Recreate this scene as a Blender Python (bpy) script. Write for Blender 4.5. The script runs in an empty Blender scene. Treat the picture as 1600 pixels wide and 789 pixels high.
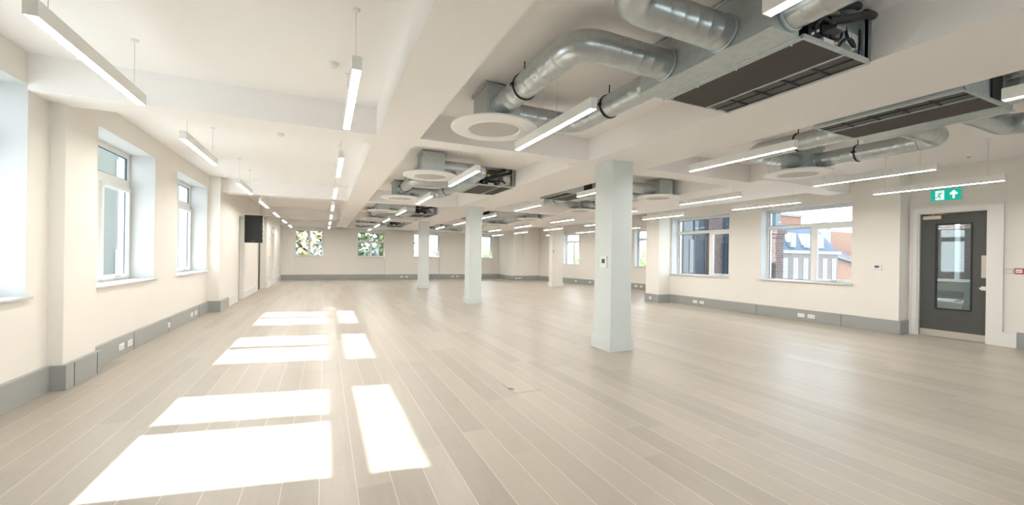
import bpy, bmesh, math, random
from mathutils import Vector, Matrix
random.seed(7)
S = bpy.context.scene
COL = S.collection
PI = math.pi

# ------------------------------------------------------------------ camera
F_PX = 640.0
YAW = math.radians(24.5965)
ROLL = math.radians(0.85)
cam_data = bpy.data.cameras.new('camera')
cam = bpy.data.objects.new('camera', cam_data)
COL.objects.link(cam)
cam_data.sensor_fit = 'HORIZONTAL'
cam_data.sensor_width = 36.0
cam_data.lens = F_PX / 1600.0 * 36.0
cam_data.shift_y = 6.85 / 1600.0
cam_data.clip_start = 0.05
cam_data.clip_end = 500
_f = Vector((math.sin(YAW), math.cos(YAW), 0))
_r = Vector((math.cos(YAW), -math.sin(YAW), 0))
_u = Vector((0, 0, 1))
cr = math.cos(ROLL) * _r + math.sin(ROLL) * _u
cu = -math.sin(ROLL) * _r + math.cos(ROLL) * _u
m = Matrix((cr, cu, -_f)).transposed().to_4x4()
m.translation = Vector((0, 0, 1.4))
cam.matrix_world = m
S.camera = cam

# ------------------------------------------------------------------ world, sun, exposure
SKY_STRENGTH = 2.6
SUN_STRENGTH = 10.0
LAMP_STRENGTH = 43.0
S.view_settings.view_transform = 'Standard'
S.view_settings.look = 'None'
S.view_settings.exposure = 1.04
S.view_settings.gamma = 1.0
S.view_settings.use_curve_mapping = False
world = bpy.data.worlds.new('sky')
S.world = world
world.use_nodes = True
wn = world.node_tree
wn.nodes.clear()
wo = wn.nodes.new('ShaderNodeOutputWorld')
wb = wn.nodes.new('ShaderNodeBackground')
wr = wn.nodes.new('ShaderNodeValToRGB')
wc = wn.nodes.new('ShaderNodeTexCoord')
ws = wn.nodes.new('ShaderNodeSeparateXYZ')
wn.links.new(wc.outputs['Generated'], ws.inputs[0])
wn.links.new(ws.outputs['Z'], wr.inputs[0])
wr.color_ramp.elements[0].position = 0.0
wr.color_ramp.elements[0].color = (0.92, 0.94, 0.96, 1)
wr.color_ramp.elements[1].position = 0.6
wr.color_ramp.elements[1].color = (0.76, 0.85, 1.0, 1)
wn.links.new(wr.outputs[0], wb.inputs['Color'])
wb.inputs['Strength'].default_value = SKY_STRENGTH
wn.links.new(wb.outputs[0], wo.inputs['Surface'])

sun_data = bpy.data.lights.new('sun', 'SUN')
sun_data.energy = SUN_STRENGTH
sun_data.angle = math.radians(0.5)
sun_data.color = (1.0, 0.97, 0.93)
sun = bpy.data.objects.new('sun', sun_data)
COL.objects.link(sun)
SUN_DIR = Vector((1.0, -0.185, -0.803)).normalized()
sun.rotation_euler = (-SUN_DIR).to_track_quat('Z', 'Y').to_euler()
sun.location = (-20, 6, 16)

# ------------------------------------------------------------------ materials
def new_mat(name):
    mt = bpy.data.materials.new(name)
    mt.use_nodes = True
    nt = mt.node_tree
    b = nt.nodes['Principled BSDF']
    return mt, nt, b

def mat(name, col, rough=0.6, metal=0.0, emit=None, estr=0.0, bump=0.0, bscale=40.0, var=0.0, vscale=3.0, spec=0.5):
    mt, nt, b = new_mat(name)
    b.inputs['Base Color'].default_value = (*col, 1)
    b.inputs['Roughness'].default_value = rough
    b.inputs['Metallic'].default_value = metal
    b.inputs['Specular IOR Level'].default_value = spec
    if emit:
        b.inputs['Emission Color'].default_value = (*emit, 1)
        b.inputs['Emission Strength'].default_value = estr
    tc = nt.nodes.new('ShaderNodeTexCoord')
    if bump:
        n = nt.nodes.new('ShaderNodeTexNoise')
        n.inputs['Scale'].default_value = bscale
        bp = nt.nodes.new('ShaderNodeBump')
        bp.inputs['Strength'].default_value = bump
        bp.inputs['Distance'].default_value = 0.01
        nt.links.new(tc.outputs['Object'], n.inputs['Vector'])
        nt.links.new(n.outputs['Fac'], bp.inputs['Height'])
        nt.links.new(bp.outputs[0], b.inputs['Normal'])
    if var:
        n = nt.nodes.new('ShaderNodeTexNoise')
        n.inputs['Scale'].default_value = vscale
        n.inputs['Detail'].default_value = 4
        mx = nt.nodes.new('ShaderNodeMix')
        mx.data_type = 'RGBA'
        mx.inputs[6].default_value = (*[c * (1 - var) for c in col], 1)
        mx.inputs[7].default_value = (*[min(1, c * (1 + var)) for c in col], 1)
        nt.links.new(tc.outputs['Object'], n.inputs['Vector'])
        nt.links.new(n.outputs['Fac'], mx.inputs[0])
        nt.links.new(mx.outputs[2], b.inputs['Base Color'])
    return mt

def floor_material():
    mt, nt, b = new_mat('oak_planks')
    N, L = nt.nodes, nt.links
    def mth(op, a, c=None, d=None):
        n = N.new('ShaderNodeMath'); n.operation = op
        for i, v in enumerate((a, c, d)):
            if v is None: continue
            if isinstance(v, (int, float)): n.inputs[i].default_value = v
            else: L.new(v, n.inputs[i])
        return n.outputs[0]
    tc = N.new('ShaderNodeTexCoord')
    sp = N.new('ShaderNodeSeparateXYZ'); L.new(tc.outputs['Object'], sp.inputs[0])
    W, LEN = 0.205, 2.3
    xs = mth('DIVIDE', mth('ADD', sp.outputs['X'], 50.03), W)
    ci = mth('FLOOR', xs)
    fx = mth('FRACT', xs)
    wn1 = N.new('ShaderNodeTexWhiteNoise'); wn1.noise_dimensions = '1D'; L.new(ci, wn1.inputs['W'])
    ys = mth('ADD', mth('DIVIDE', mth('ADD', sp.outputs['Y'], 50), LEN), mth('MULTIPLY', wn1.outputs['Value'], 3.0))
    ri = mth('FLOOR', ys)
    fy = mth('FRACT', ys)
    cb = N.new('ShaderNodeCombineXYZ'); L.new(ci, cb.inputs[0]); L.new(ri, cb.inputs[1])
    wn2 = N.new('ShaderNodeTexWhiteNoise'); wn2.noise_dimensions = '2D'; L.new(cb.outputs[0], wn2.inputs['Vector'])
    # seams
    ex = mth('MULTIPLY', mth('MINIMUM', fx, mth('SUBTRACT', 1.0, fx)), W)
    ey = mth('MULTIPLY', mth('MINIMUM', fy, mth('SUBTRACT', 1.0, fy)), LEN)
    sx = mth('LESS_THAN', ex, 0.0028)
    sy = mth('LESS_THAN', ey, 0.0018)
    # grain
    mp = N.new('ShaderNodeMapping'); mp.inputs['Scale'].default_value = (14, 1.1, 1)
    off = N.new('ShaderNodeCombineXYZ'); L.new(mth('MULTIPLY', wn2.outputs['Value'], 37), off.inputs[0]); L.new(mth('MULTIPLY', wn2.outputs['Value'], 91), off.inputs[1])
    L.new(tc.outputs['Object'], mp.inputs['Vector']); L.new(off.outputs[0], mp.inputs['Location'])
    gn = N.new('ShaderNodeTexNoise'); gn.inputs['Scale'].default_value = 2.2; gn.inputs['Detail'].default_value = 6; gn.inputs['Distortion'].default_value = 0.6
    L.new(mp.outputs[0], gn.inputs['Vector'])
    # knots
    mp2 = N.new('ShaderNodeMapping'); mp2.inputs['Scale'].default_value = (2.6, 1.5, 1)
    L.new(tc.outputs['Object'], mp2.inputs['Vector'])
    vo = N.new('ShaderNodeTexVoronoi'); vo.inputs['Scale'].default_value = 1.0
    L.new(mp2.outputs[0], vo.inputs['Vector'])
    kn = N.new('ShaderNodeMapRange'); kn.inputs[1].default_value = 0.015; kn.inputs[2].default_value = 0.06; kn.inputs[3].default_value = 1.0; kn.inputs[4].default_value = 0.0
    L.new(vo.outputs['Distance'], kn.inputs[0])
    ramp = N.new('ShaderNodeValToRGB')
    ramp.color_ramp.elements[0].color = (0.305, 0.270, 0.222, 1)
    ramp.color_ramp.elements[1].color = (0.440, 0.393, 0.328, 1)
    mixv = mth('ADD', mth('MULTIPLY', wn2.outputs['Value'], 0.55), mth('MULTIPLY', gn.outputs['Fac'], 0.5))
    L.new(mixv, ramp.inputs[0])
    m1 = N.new('ShaderNodeMix'); m1.data_type = 'RGBA'
    L.new(mth('MULTIPLY', kn.outputs[0], 0.42), m1.inputs[0]); L.new(ramp.outputs[0], m1.inputs[6]); m1.inputs[7].default_value = (0.22, 0.18, 0.14, 1)
    m2 = N.new('ShaderNodeMix'); m2.data_type = 'RGBA'
    L.new(mth('MULTIPLY', sx, 0.65), m2.inputs[0]); L.new(m1.outputs[2], m2.inputs[6]); m2.inputs[7].default_value = (0.62, 0.59, 0.54, 1)
    m3 = N.new('ShaderNodeMix'); m3.data_type = 'RGBA'
    L.new(mth('MULTIPLY', sy, 0.35), m3.inputs[0]); L.new(m2.outputs[2], m3.inputs[6]); m3.inputs[7].default_value = (0.33, 0.28, 0.22, 1)
    L.new(m3.outputs[2], b.inputs['Base Color'])
    b.inputs['Roughness'].default_value = 0.36
    b.inputs['Specular IOR Level'].default_value = 0.5
    bp = N.new('ShaderNodeBump'); bp.inputs['Strength'].default_value = 0.12; bp.inputs['Distance'].default_value = 0.004
    L.new(mth('SUBTRACT', gn.outputs['Fac'], mth('MULTIPLY', sx, 1.0)), bp.inputs['Height'])
    L.new(bp.outputs[0], b.inputs['Normal'])
    return mt

def brick_material(name, c1, c2, mortar, sc=4.5):
    mt, nt, b = new_mat(name)
    N, L = nt.nodes, nt.links
    tc = N.new('ShaderNodeTexCoord')
    sp = N.new('ShaderNodeSeparateXYZ'); L.new(tc.outputs['Object'], sp.inputs[0])
    ad = N.new('ShaderNodeMath'); ad.operation = 'ADD'; L.new(sp.outputs['X'], ad.inputs[0]); L.new(sp.outputs['Y'], ad.inputs[1])
    cb = N.new('ShaderNodeCombineXYZ'); L.new(ad.outputs[0], cb.inputs[0]); L.new(sp.outputs['Z'], cb.inputs[1])
    br = N.new('ShaderNodeTexBrick')
    br.inputs['Scale'].default_value = sc
    br.inputs['Color1'].default_value = (*c1, 1); br.inputs['Color2'].default_value = (*c2, 1); br.inputs['Mortar'].default_value = (*mortar, 1)
    br.inputs['Mortar Size'].default_value = 0.03
    L.new(cb.outputs[0], br.inputs['Vector'])
    L.new(br.outputs['Color'], b.inputs['Base Color'])
    b.inputs['Roughness'].default_value = 0.9
    return mt

def glass_material(name, tint=(0.9, 0.95, 0.95), refl=0.12):
    mt, nt, b = new_mat(name)
    N, L = nt.nodes, nt.links
    N.remove(b)
    out = [n for n in N if n.type == 'OUTPUT_MATERIAL'][0]
    tr = N.new('ShaderNodeBsdfTransparent'); tr.inputs[0].default_value = (*tint, 1)
    gl = N.new('ShaderNodeBsdfGlossy'); gl.inputs['Roughness'].default_value = 0.02
    lw = N.new('ShaderNodeLayerWeight'); lw.inputs[0].default_value = 0.5
    pw = N.new('ShaderNodeMath'); pw.operation = 'POWER'; L.new(lw.outputs['Facing'], pw.inputs[0]); pw.inputs[1].default_value = 4.0
    ml = N.new('ShaderNodeMath'); ml.operation = 'MULTIPLY_ADD'; L.new(pw.outputs[0], ml.inputs[0]); ml.inputs[1].default_value = refl*3; ml.inputs[2].default_value = refl*.4
    mx = N.new('ShaderNodeMixShader')
    L.new(ml.outputs[0], mx.inputs[0]); L.new(tr.outputs[0], mx.inputs[1]); L.new(gl.outputs[0], mx.inputs[2])
    L.new(mx.outputs[0], out.inputs['Surface'])
    return mt

def galv_material(name, col, rough):
    mt, nt, b = new_mat(name)
    N, L = nt.nodes, nt.links
    tc = N.new('ShaderNodeTexCoord')
    vo = N.new('ShaderNodeTexVoronoi'); vo.inputs['Scale'].default_value = 26
    L.new(tc.outputs['Object'], vo.inputs['Vector'])
    mx = N.new('ShaderNodeMix'); mx.data_type = 'RGBA'
    mx.inputs[6].default_value = (*[c * 0.92 for c in col], 1); mx.inputs[7].default_value = (*[min(1, c * 1.06) for c in col], 1)
    L.new(vo.outputs['Color'], mx.inputs[0])
    L.new(mx.outputs[2], b.inputs['Base Color'])
    b.inputs['Metallic'].default_value = 0.82
    b.inputs['Roughness'].default_value = rough
    no = N.new('ShaderNodeTexNoise'); no.inputs['Scale'].default_value = 9
    L.new(tc.outputs['Object'], no.inputs['Vector'])
    bp = N.new('ShaderNodeBump'); bp.inputs['Strength'].default_value = 0.10; bp.inputs['Distance'].default_value = 0.02
    L.new(no.outputs['Fac'], bp.inputs['Height']); L.new(bp.outputs[0], b.inputs['Normal'])
    return mt

M = {}
M['wall'] = mat('wall_paint', (0.80, 0.765, 0.708), 0.75, bump=0.03, bscale=120, var=0.012, vscale=1.2)
M['ceil'] = mat('ceiling_paint', (0.925, 0.89, 0.873), 0.8, bump=0.03, bscale=90, var=0.01, vscale=1.0)
M['trim'] = mat('white_gloss_paint', (0.80, 0.785, 0.75), 0.35)
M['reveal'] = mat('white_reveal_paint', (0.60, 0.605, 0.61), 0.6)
M['skirt'] = mat('grey_skirting_paint', (0.335, 0.345, 0.33), 0.32, var=0.04, vscale=2.0)
M['pillar'] = mat('pale_grey_green_paint', (0.66, 0.71, 0.69), 0.5, bump=0.02, bscale=80)
M['floor'] = floor_material()
M['frame'] = mat('white_window_frame', (0.82, 0.82, 0.80), 0.35)
M['gasket'] = mat('dark_gasket', (0.06, 0.08, 0.10), 0.5)
M['handle'] = mat('satin_steel', (0.62, 0.62, 0.61), 0.35, metal=0.8)
M['glass'] = glass_material('window_glass')
M['dglass'] = glass_material('door_glass', (0.55, 0.62, 0.62), 0.35)
M['galv'] = galv_material('galvanised_steel', (0.55, 0.59, 0.60), 0.30)
M['galvbox'] = galv_material('galvanised_sheet', (0.56, 0.61, 0.615), 0.5)
M['black'] = mat('black_rubber', (0.018, 0.018, 0.018), 0.55)
M['filter'] = mat('dark_filter_mesh', (0.075, 0.066, 0.058), 0.75, bump=0.4, bscale=300, var=0.2, vscale=60)
M['filter2'] = mat('dark_grille_mesh', (0.10, 0.105, 0.10), 0.6, bump=0.4, bscale=300, var=0.25, vscale=25)
M['lampbody'] = mat('lamp_housing', (0.84, 0.82, 0.78), 0.45)
M['lampglow'] = mat('lamp_diffuser', (0.9, 0.9, 0.88), 0.5, emit=(1.0, 0.955, 0.90), estr=LAMP_STRENGTH)
M['white'] = mat('white_plastic', (0.82, 0.81, 0.79), 0.4)
M['diffdisc'] = mat('white_diffuser_disc', (0.92, 0.90, 0.88), 0.5)
M['diffgrille'] = mat('perforated_grille', (0.60, 0.57, 0.545), 0.6, bump=0.4, bscale=400)
M['yellow'] = mat('yellow_plastic', (0.85, 0.72, 0.05), 0.5)
M['copper'] = mat('copper', (0.55, 0.25, 0.13), 0.35, metal=0.8)
M['greyplastic'] = mat('grey_plastic', (0.28, 0.29, 0.30), 0.5)
M['doorgrey'] = mat('charcoal_door_paint', (0.075, 0.076, 0.072), 0.5, var=0.06, vscale=6)
M['steel'] = mat('brushed_steel', (0.58, 0.53, 0.47), 0.4, metal=0.6)
M['green'] = mat('exit_sign_green', (0.0, 0.36, 0.27), 0.5, emit=(0.0, 0.42, 0.32), estr=0.35)
M['signwhite'] = mat('exit_sign_white', (0.85, 0.9, 0.88), 0.5, emit=(0.9, 1.0, 0.95), estr=0.35)
M['red'] = mat('red_plastic', (0.42, 0.06, 0.05), 0.5)
M['screen'] = mat('black_screen', (0.022, 0.024, 0.026), 0.35)
M['dark'] = mat('dark_interior', (0.06, 0.05, 0.045), 0.8)  # near-black colour standing in for unlit doorway depth
M['brick'] = brick_material('purple_brick', (0.075, 0.045, 0.045), (0.12, 0.075, 0.07), (0.17, 0.14, 0.135), 3.2)
M['brick2'] = brick_material('distant_grey_brick', (0.15, 0.12, 0.12), (0.17, 0.14, 0.135), (0.19, 0.16, 0.16), 1.0)
M['orange'] = brick_material('orange_brick', (0.25, 0.135, 0.10), (0.28, 0.16, 0.12), (0.28, 0.18, 0.13), 1.0)
M['slate'] = mat('blue_slate', (0.085, 0.115, 0.17), 0.7, var=0.25, vscale=1.5)
M['stone'] = mat('pale_stone', (0.26, 0.26, 0.27), 0.8)
M['blueglass'] = mat('dark_blue_glazing', (0.045, 0.065, 0.085), 0.08, spec=0.9)
M['paleglass'] = mat('pale_distant_glazing', (0.24, 0.27, 0.29), 0.3)
M['render'] = mat('grey_green_render', (0.19, 0.19, 0.165), 0.9, var=0.08, vscale=0.5)
M['bounce_paving'] = mat('bounce_paving', (0.52, 0.51, 0.48), 0.9)  # pale paving, lifted in tone to bounce daylight up to the ceilings
M['bark'] = mat('bark', (0.10, 0.07, 0.05), 0.9)
M['leafyellow'] = mat('yellow_green_leaves', (0.62, 0.52, 0.20), 0.7, var=0.45, vscale=1.3)
M['leafgreen'] = mat('mid_green_leaves', (0.20, 0.26, 0.09), 0.7, var=0.4, vscale=1.3)
M['leafdark'] = mat('dark_green_leaves', (0.07, 0.075, 0.03), 0.7, var=0.4, vscale=1.3)
M['leafteal'] = mat('blue_green_needles', (0.16, 0.30, 0.27), 0.7, var=0.3, vscale=1.3)
M['leafpale'] = mat('pale_green_leaves', (0.45, 0.58, 0.28), 0.7, var=0.3, vscale=1.3)

# ------------------------------------------------------------------ mesh helper
class MB:
    def __init__(self):
        self.v = []; self.f = []; self.mi = []; self.sm = []
        self.mats = []
    def _m(self, mt):
        if mt is None: return 0
        if mt not in self.mats: self.mats.append(mt)
        return self.mats.index(mt)
    def poly(self, pts, faces, mt=None, smooth=False):
        o = len(self.v); k = self._m(mt)
        self.v += [tuple(p) for p in pts]
        for f in faces:
            self.f.append([i + o for i in f]); self.mi.append(k); self.sm.append(smooth)
        return self
    def box(self, x0, x1, y0, y1, z0, z1, mt=None, tf=None):
        x0, x1 = min(x0, x1), max(x0, x1); y0, y1 = min(y0, y1), max(y0, y1); z0, z1 = min(z0, z1), max(z0, z1)
        p = [(x0,y0,z0),(x1,y0,z0),(x1,y1,z0),(x0,y1,z0),(x0,y0,z1),(x1,y0,z1),(x1,y1,z1),(x0,y1,z1)]
        fs = [(0,3,2,1),(4,5,6,7),(0,1,5,4),(1,2,6,5),(2,3,7,6),(3,0,4,7)]
        if tf: p = [tf(*q) for q in p]
        return self.poly(p, fs, mt)
    def prism(self, pts, z0, z1, mt=None):
        n = len(pts)
        p = [(x, y, z0) for x, y in pts] + [(x, y, z1) for x, y in pts]
        fs = [list(range(n))[::-1], list(range(n, 2*n))] + [(i, (i+1) % n, n + (i+1) % n, n + i) for i in range(n)]
        return self.poly(p, fs, mt)
    def extr(self, pts, vec, mt=None):
        n = len(pts); vec = Vector(vec)
        p = [Vector(q) for q in pts] + [Vector(q) + vec for q in pts]
        fs = [list(range(n))[::-1], list(range(n, 2*n))] + [(i, (i+1) % n, n + (i+1) % n, n + i) for i in range(n)]
        return self.poly(p, fs, mt)
    def tube(self, path, radii, seg=24, mt=None, cap=True, smooth=True):
        path = [Vector(p) for p in path]
        if not isinstance(radii, (list, tuple)): radii = [radii] * len(path)
        n = len(path)
        tan = []
        for i in range(n):
            a = path[max(0, i-1)]; b = path[min(n-1, i+1)]
            d = b - a
            if d.length < 1e-9: d = path[min(n-1, i+2)] - path[max(0, i-2)]
            tan.append(d.normalized())
        up = Vector((0, 0, 1)) if abs(tan[0].z) < 0.9 else Vector((1, 0, 0))
        nrm = (up - tan[0] * up.dot(tan[0])).normalized()
        pts = []
        for i in range(n):
            nrm = (nrm - tan[i] * nrm.dot(tan[i])).normalized()
            bi = tan[i].cross(nrm)
            for k in range(seg):
                a = 2 * PI * k / seg
                pts.append(path[i] + (nrm * math.cos(a) + bi * math.sin(a)) * radii[i])
        fs = []
        for i in range(n-1):
            for k in range(seg):
                k2 = (k+1) % seg
                fs.append((i*seg+k, (i+1)*seg+k, (i+1)*seg+k2, i*seg+k2))
        self.poly(pts, fs, mt, smooth)
        if cap:
            self.poly(pts[:seg], [list(range(seg))], mt)
            self.poly(pts[-seg:], [list(range(seg))[::-1]], mt)
        return self
    def lathe(self, prof, c, seg=40, mt=None, smooth=False):
        pts = []
        for r, z in prof:
            for k in range(seg):
                a = 2*PI*k/seg
                pts.append((c[0]+r*math.cos(a), c[1]+r*math.sin(a), c[2]+z))
        fs = []
        for i in range(len(prof)-1):
            for k in range(seg):
                k2 = (k+1) % seg
                fs.append((i*seg+k, (i+1)*seg+k, (i+1)*seg+k2, i*seg+k2))
        return self.poly(pts, fs, mt, smooth)
    def build(self, name, mt, parent=None, bevel=0.0):
        o = parent.matrix_world.translation if False else (Vector(ROOTLOC.get(parent.name, (0,0,0))) if parent else Vector((0,0,0)))
        me = bpy.data.meshes.new(name)
        me.from_pydata([tuple(Vector(p) - o) for p in self.v], [], self.f)
        ml = self.mats if self.mats else []
        if not ml: me.materials.append(mt)
        else:
            for q in ml: me.materials.append(q)
            for p, k in zip(me.polygons, self.mi): p.material_index = k
        for p, s in zip(me.polygons, self.sm): p.use_smooth = s
        bm = bmesh.new(); bm.from_mesh(me)
        bmesh.ops.recalc_face_normals(bm, faces=bm.faces)
        bm.to_mesh(me); bm.free()
        me.update()
        ob = bpy.data.objects.new(name, me)
        COL.objects.link(ob)
        if parent:
            ob.parent = parent
            ROOTLOC[ob.name] = ROOTLOC.get(parent.name, (0,0,0))
        if bevel:
            bv = ob.modifiers.new('bevel', 'BEVEL'); bv.width = bevel; bv.segments = 2; bv.limit_method = 'ANGLE'
        return ob
ROOTLOC = {}

def thing(name, label, cat, loc=(0,0,0), group=None):
    o = bpy.data.objects.new(name, None)
    o.empty_display_size = 0.1
    COL.objects.link(o)
    o.location = loc
    ROOTLOC[o.name] = tuple(loc)
    o['label'] = label; o['category'] = cat
    if group: o['group'] = group
    return o
def tag(o, label, cat, group=None):
    o['label'] = label; o['category'] = cat
    if group: o['group'] = group
    return o
def struct(name, loc=(0,0,0)):
    o = bpy.data.objects.new(name, None)
    COL.objects.link(o); o.location = loc
    ROOTLOC[o.name] = tuple(loc)
    o['kind'] = 'structure'
    return o
def smesh(mb, name, mt):
    o = mb.build(name, mt); o['kind'] = 'structure'; return o
def copy_tree(o, off, parent=None, label=None, group=None):
    c = o.copy(); COL.objects.link(c)
    if parent is None:
        c.location = Vector(o.location) + Vector(off)
        ROOTLOC[c.name] = tuple(c.location)
        if label: c['label'] = label
        if group: c['group'] = group
    else: c.parent = parent
    for ch in list(o.children):
        copy_tree(ch, off, c)
    return c

# ------------------------------------------------------------------ room shell
ZC = 3.21      # slab ceiling
ZB = 2.87      # underside of the beams
Y0 = -4.4      # the room runs on behind the camera
plan = [(-2.62, Y0), (10.68, Y0), (10.68, 10.45), (13.95, 10.45), (12.25, 22.5), (10.5, 22.5), (10.5, 24.9), (-2.62, 24.9)]
smesh(MB().prism(plan, -0.25, 0.0), 'floor', M['floor'])
smesh(MB().prism([(-2.95, Y0), (10.85, Y0), (10.85, 10.45), (14.3, 10.45), (12.6, 22.8), (10.8, 22.8), (10.8, 25.2), (-2.95, 25.2)], ZC, ZC + 0.35), 'ceiling', M['ceil'])

def wall_run(P0, P1, thick, z0, z1, ops, mb, flip=False):
    """vertical wall whose inner face runs P0->P1, room on the left; ops = (s0, s1, za, zb)"""
    P0 = Vector((*P0, 0)); P1 = Vector((*P1, 0)); L = (P1-P0).length; d = (P1-P0)/L; n = Vector((d.y, -d.x, 0)) * (-1 if flip else 1)
    def tf(s, t, z):
        q = P0 + d*s + n*t
        return (q.x, q.y, z)
    s = 0.0
    for a, b, za, zb in sorted(ops):
        if a > s: mb.box(s, a, 0, thick, z0, z1, tf=tf)
        if za > z0: mb.box(a, b, 0, thick, z0, za, tf=tf)
        if zb < z1: mb.box(a, b, 0, thick, zb, z1, tf=tf)
        s = b
    if L > s: mb.box(s, L, 0, thick, z0, z1, tf=tf)
    return tf

WZ0, WZ1 = 0.945, 2.92
WINL = [(3.27, 5.30, 4.36), (6.42, 8.42, 7.43), (9.50, 11.64, 10.57)]
# left wall: room is on the +X side -> walk from far to near so the room stays on the left
lw = MB()
YF = 24.7
ops = [(YF - b, YF - a, WZ0, WZ1) for a, b, _ in WINL]
ops += [(YF - 14.85, YF - 14.02, 0, 2.47), (YF - 18.62, YF - 17.80, 0, 2.47), (YF - 22.3, YF - 21.4, 0, 2.3)]
# near stretch X=-2.5 (Y0..11.75), far stretch X=-2.27 (11.75..18.9) and X=-2.09 (18.9..24.7)
wall_run((-2.5, 11.75), (-2.5, Y0), 0.45, 0, ZC, [(11.75 - b, 11.75 - a, WZ0, WZ1) for a, b, _ in WINL], lw)
wall_run((-2.27, 18.9), (-2.27, 11.75), 0.62, 0, ZC, [(18.9 - 14.85, 18.9 - 14.02, 0, 2.47), (18.9 - 18.60, 18.9 - 17.85, 0, 2.47)], lw)
wall_run((-2.10, 24.9), (-2.10, 18.9), 0.79, 0, ZC, [(24.9 - 21.3, 24.9 - 20.4, 0, 2.3)], lw)
lw.box(-2.5, -2.38, 5.62, 6.26, 0, ZC)
smesh(lw, 'wall_left', M['wall'])

# far wall, with recessed aprons under the windows
fw = MB()
WINF = [(-1.48, -0.06), (1.65, 3.20), (4.82, 6.42), (8.25, 9.90)]
FZ0, FZ1 = 1.27, 2.74
X0f = -2.10
wall_run((X0f, 24.7), (10.3, 24.7), 0.40, 0, ZC, [(a - X0f, b - X0f, 0, FZ1) for a, b in WINF], fw, True)
for a, b in WINF:
    fw.box(a, b, 24.78, 25.08, 0, FZ0)
smesh(fw, 'wall_far', M['wall'])
fr = MB()
wall_run((10.3, 24.9), (10.3, 22.2), 0.25, 0, ZC, [], fr, True)
wall_run((10.552, 22.2), (12.0, 22.2), 0.35, 0, ZC, [], fr, True)
fr.box(10.9, 11.45, 22.08, 22.2, 0, ZC)
PA, PB = Vector((12.0, 22.3, 0)), Vector((13.75, 10.45, 0))
LFR = (PB - PA).length
dfr = (PB - PA) / LFR; nfr = Vector((-dfr.y, dfr.x, 0))
# windows of the far right wall in wall coordinates (s along wall from the far corner)
WINR = [(2.35, 3.65, 3.0), (4.95, 6.45, 5.6), (7.45, 8.75, 8.35)]
RZ0, RZ1 = 1.0, 2.75
tf_fr = wall_run((PA.x, PA.y), (PB.x, PB.y), 0.4, 0, ZC, [(a, b, RZ0, RZ1) for a, b, _ in WINR], fr, True)
smesh(fr, 'wall_far_right', M['wall'])

# right wall; room on the left when walking towards the camera... (+Y -> -Y) on the +X side
rw = MB()
RW = [(7.87, 9.93, 8.66), (4.94, 6.95, 5.84)]
QZ0, QZ1 = 0.90, 2.70
wall_run((10.25, 10.25), (10.25, 4.72), 0.43, 0, ZC, [(10.25 - b, 10.25 - a, QZ0, QZ1) for a, b, _ in RW], rw, True)
rw.box(9.74, 10.68, 9.98, 10.55, 0, ZC)               # nib that steps into the room
rw.box(10.20, 10.68, 4.12, 4.72, 0, ZC)               # pier beside the door
wall_run((10.55, 4.12), (10.55, Y0), 0.25, 0, ZC, [(4.12 - 3.98, 4.12 - 3.05, 0, 2.36)], rw, True)
rw.box(10.25, 13.95, 10.45, 10.55, 0, ZC)
smesh(rw, 'wall_right', M['wall'])

bw = MB()
WIN_FILL = [(0.9, 3.1), (3.9, 6.1), (6.9, 9.1), (9.9, 12.1)]  # unseen windows added behind the camera to let in frontal fill light
wall_run((-2.5, Y0), (10.55, Y0), 0.3, 0, ZC, [(a, b, 0.9, 2.95) for a, b in WIN_FILL], bw)
smesh(bw, 'wall_back', M['wall'])

# beams and cross beams
n_trim = [0]
def beam(x0, x1, y0, y1, z0=ZB):
    n_trim[0] += 1
    smesh(MB().box(x0, x1, y0, y1, z0, ZC + 0.05), 'trim_%d' % n_trim[0], M['ceil'])
beam(0.56, 1.07, Y0, 24.7)
beam(3.62, 4.78, Y0, 24.7)
for k, yb in enumerate((5.28, 11.98, 18.4)):
    beam(-2.5 if k == 0 else -2.27, 0.56, yb, yb + 0.42)
    beam(1.07, 3.62, yb - 0.10, yb + 0.24)
    beam(4.78, 7.30, yb - 0.10, yb + 0.34)
beam(7.30, 9.42, 4.85, 22.2, ZB)
beam(4.78, 10.25, -0.9, -0.4)
beam(9.42, 10.25, 5.0, 5.4)
beam(9.42, 13.0, 12.0, 12.4)
beam(-2.1, 10.3, 24.35, 24.7)

# ------------------------------------------------------------------ skirting
SK = 0.03
def skirt(name, boxes, h=0.245, mt=None):
    mb = MB()
    for x0, x1, y0, y1 in boxes:
        mb.box(x0, x1, y0, y1, 0, h)
        cx0, cx1, cy0, cy1 = x0, x1, y0, y1
        mb.box(x0, x1, y0, y1, h, h + 0.006)
    o = mb.build(name, mt or M['skirt'], bevel=0.004)
    o['kind'] = 'structure'
    return o
skirt('baseboard_left', [(-2.5, -2.455, Y0, 5.575), (-2.5, -2.335, 5.575, 6.305), (-2.5, -2.455, 6.305, 11.70), (-2.5, -2.225, 11.70, 12.66)])
skirt('baseboard_left_white', [(-2.27, -2.24, 12.66, 13.92), (-2.27, -2.24, 14.95, 17.75), (-2.27, -2.24, 18.70, 18.87), (-2.27, -2.07, 18.87, 18.9), (-2.10, -2.07, 18.9, 20.3), (-2.10, -2.07, 21.4, 24.7)], 0.22, M['trim'])
fb = []
xs = X0f
for a, b in WINF:
    fb.append((xs, a, 24.66, 24.7)); fb.append((a, b, 24.74, 24.78)); xs = b
fb.append((xs, 10.3, 24.66, 24.7))
fb += [(10.26, 10.3, 22.16, 24.66), (10.3, 10.86, 22.16, 22.2), (10.86, 11.49, 22.04, 22.08), (11.49, 12.0, 22.16, 22.2)]
skirt('baseboard_far', fb, 0.27)
mbf = MB()
def tfs(s, t, z):
    q = PA + dfr*s + nfr*t
    return (q.x, q.y, z)
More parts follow.
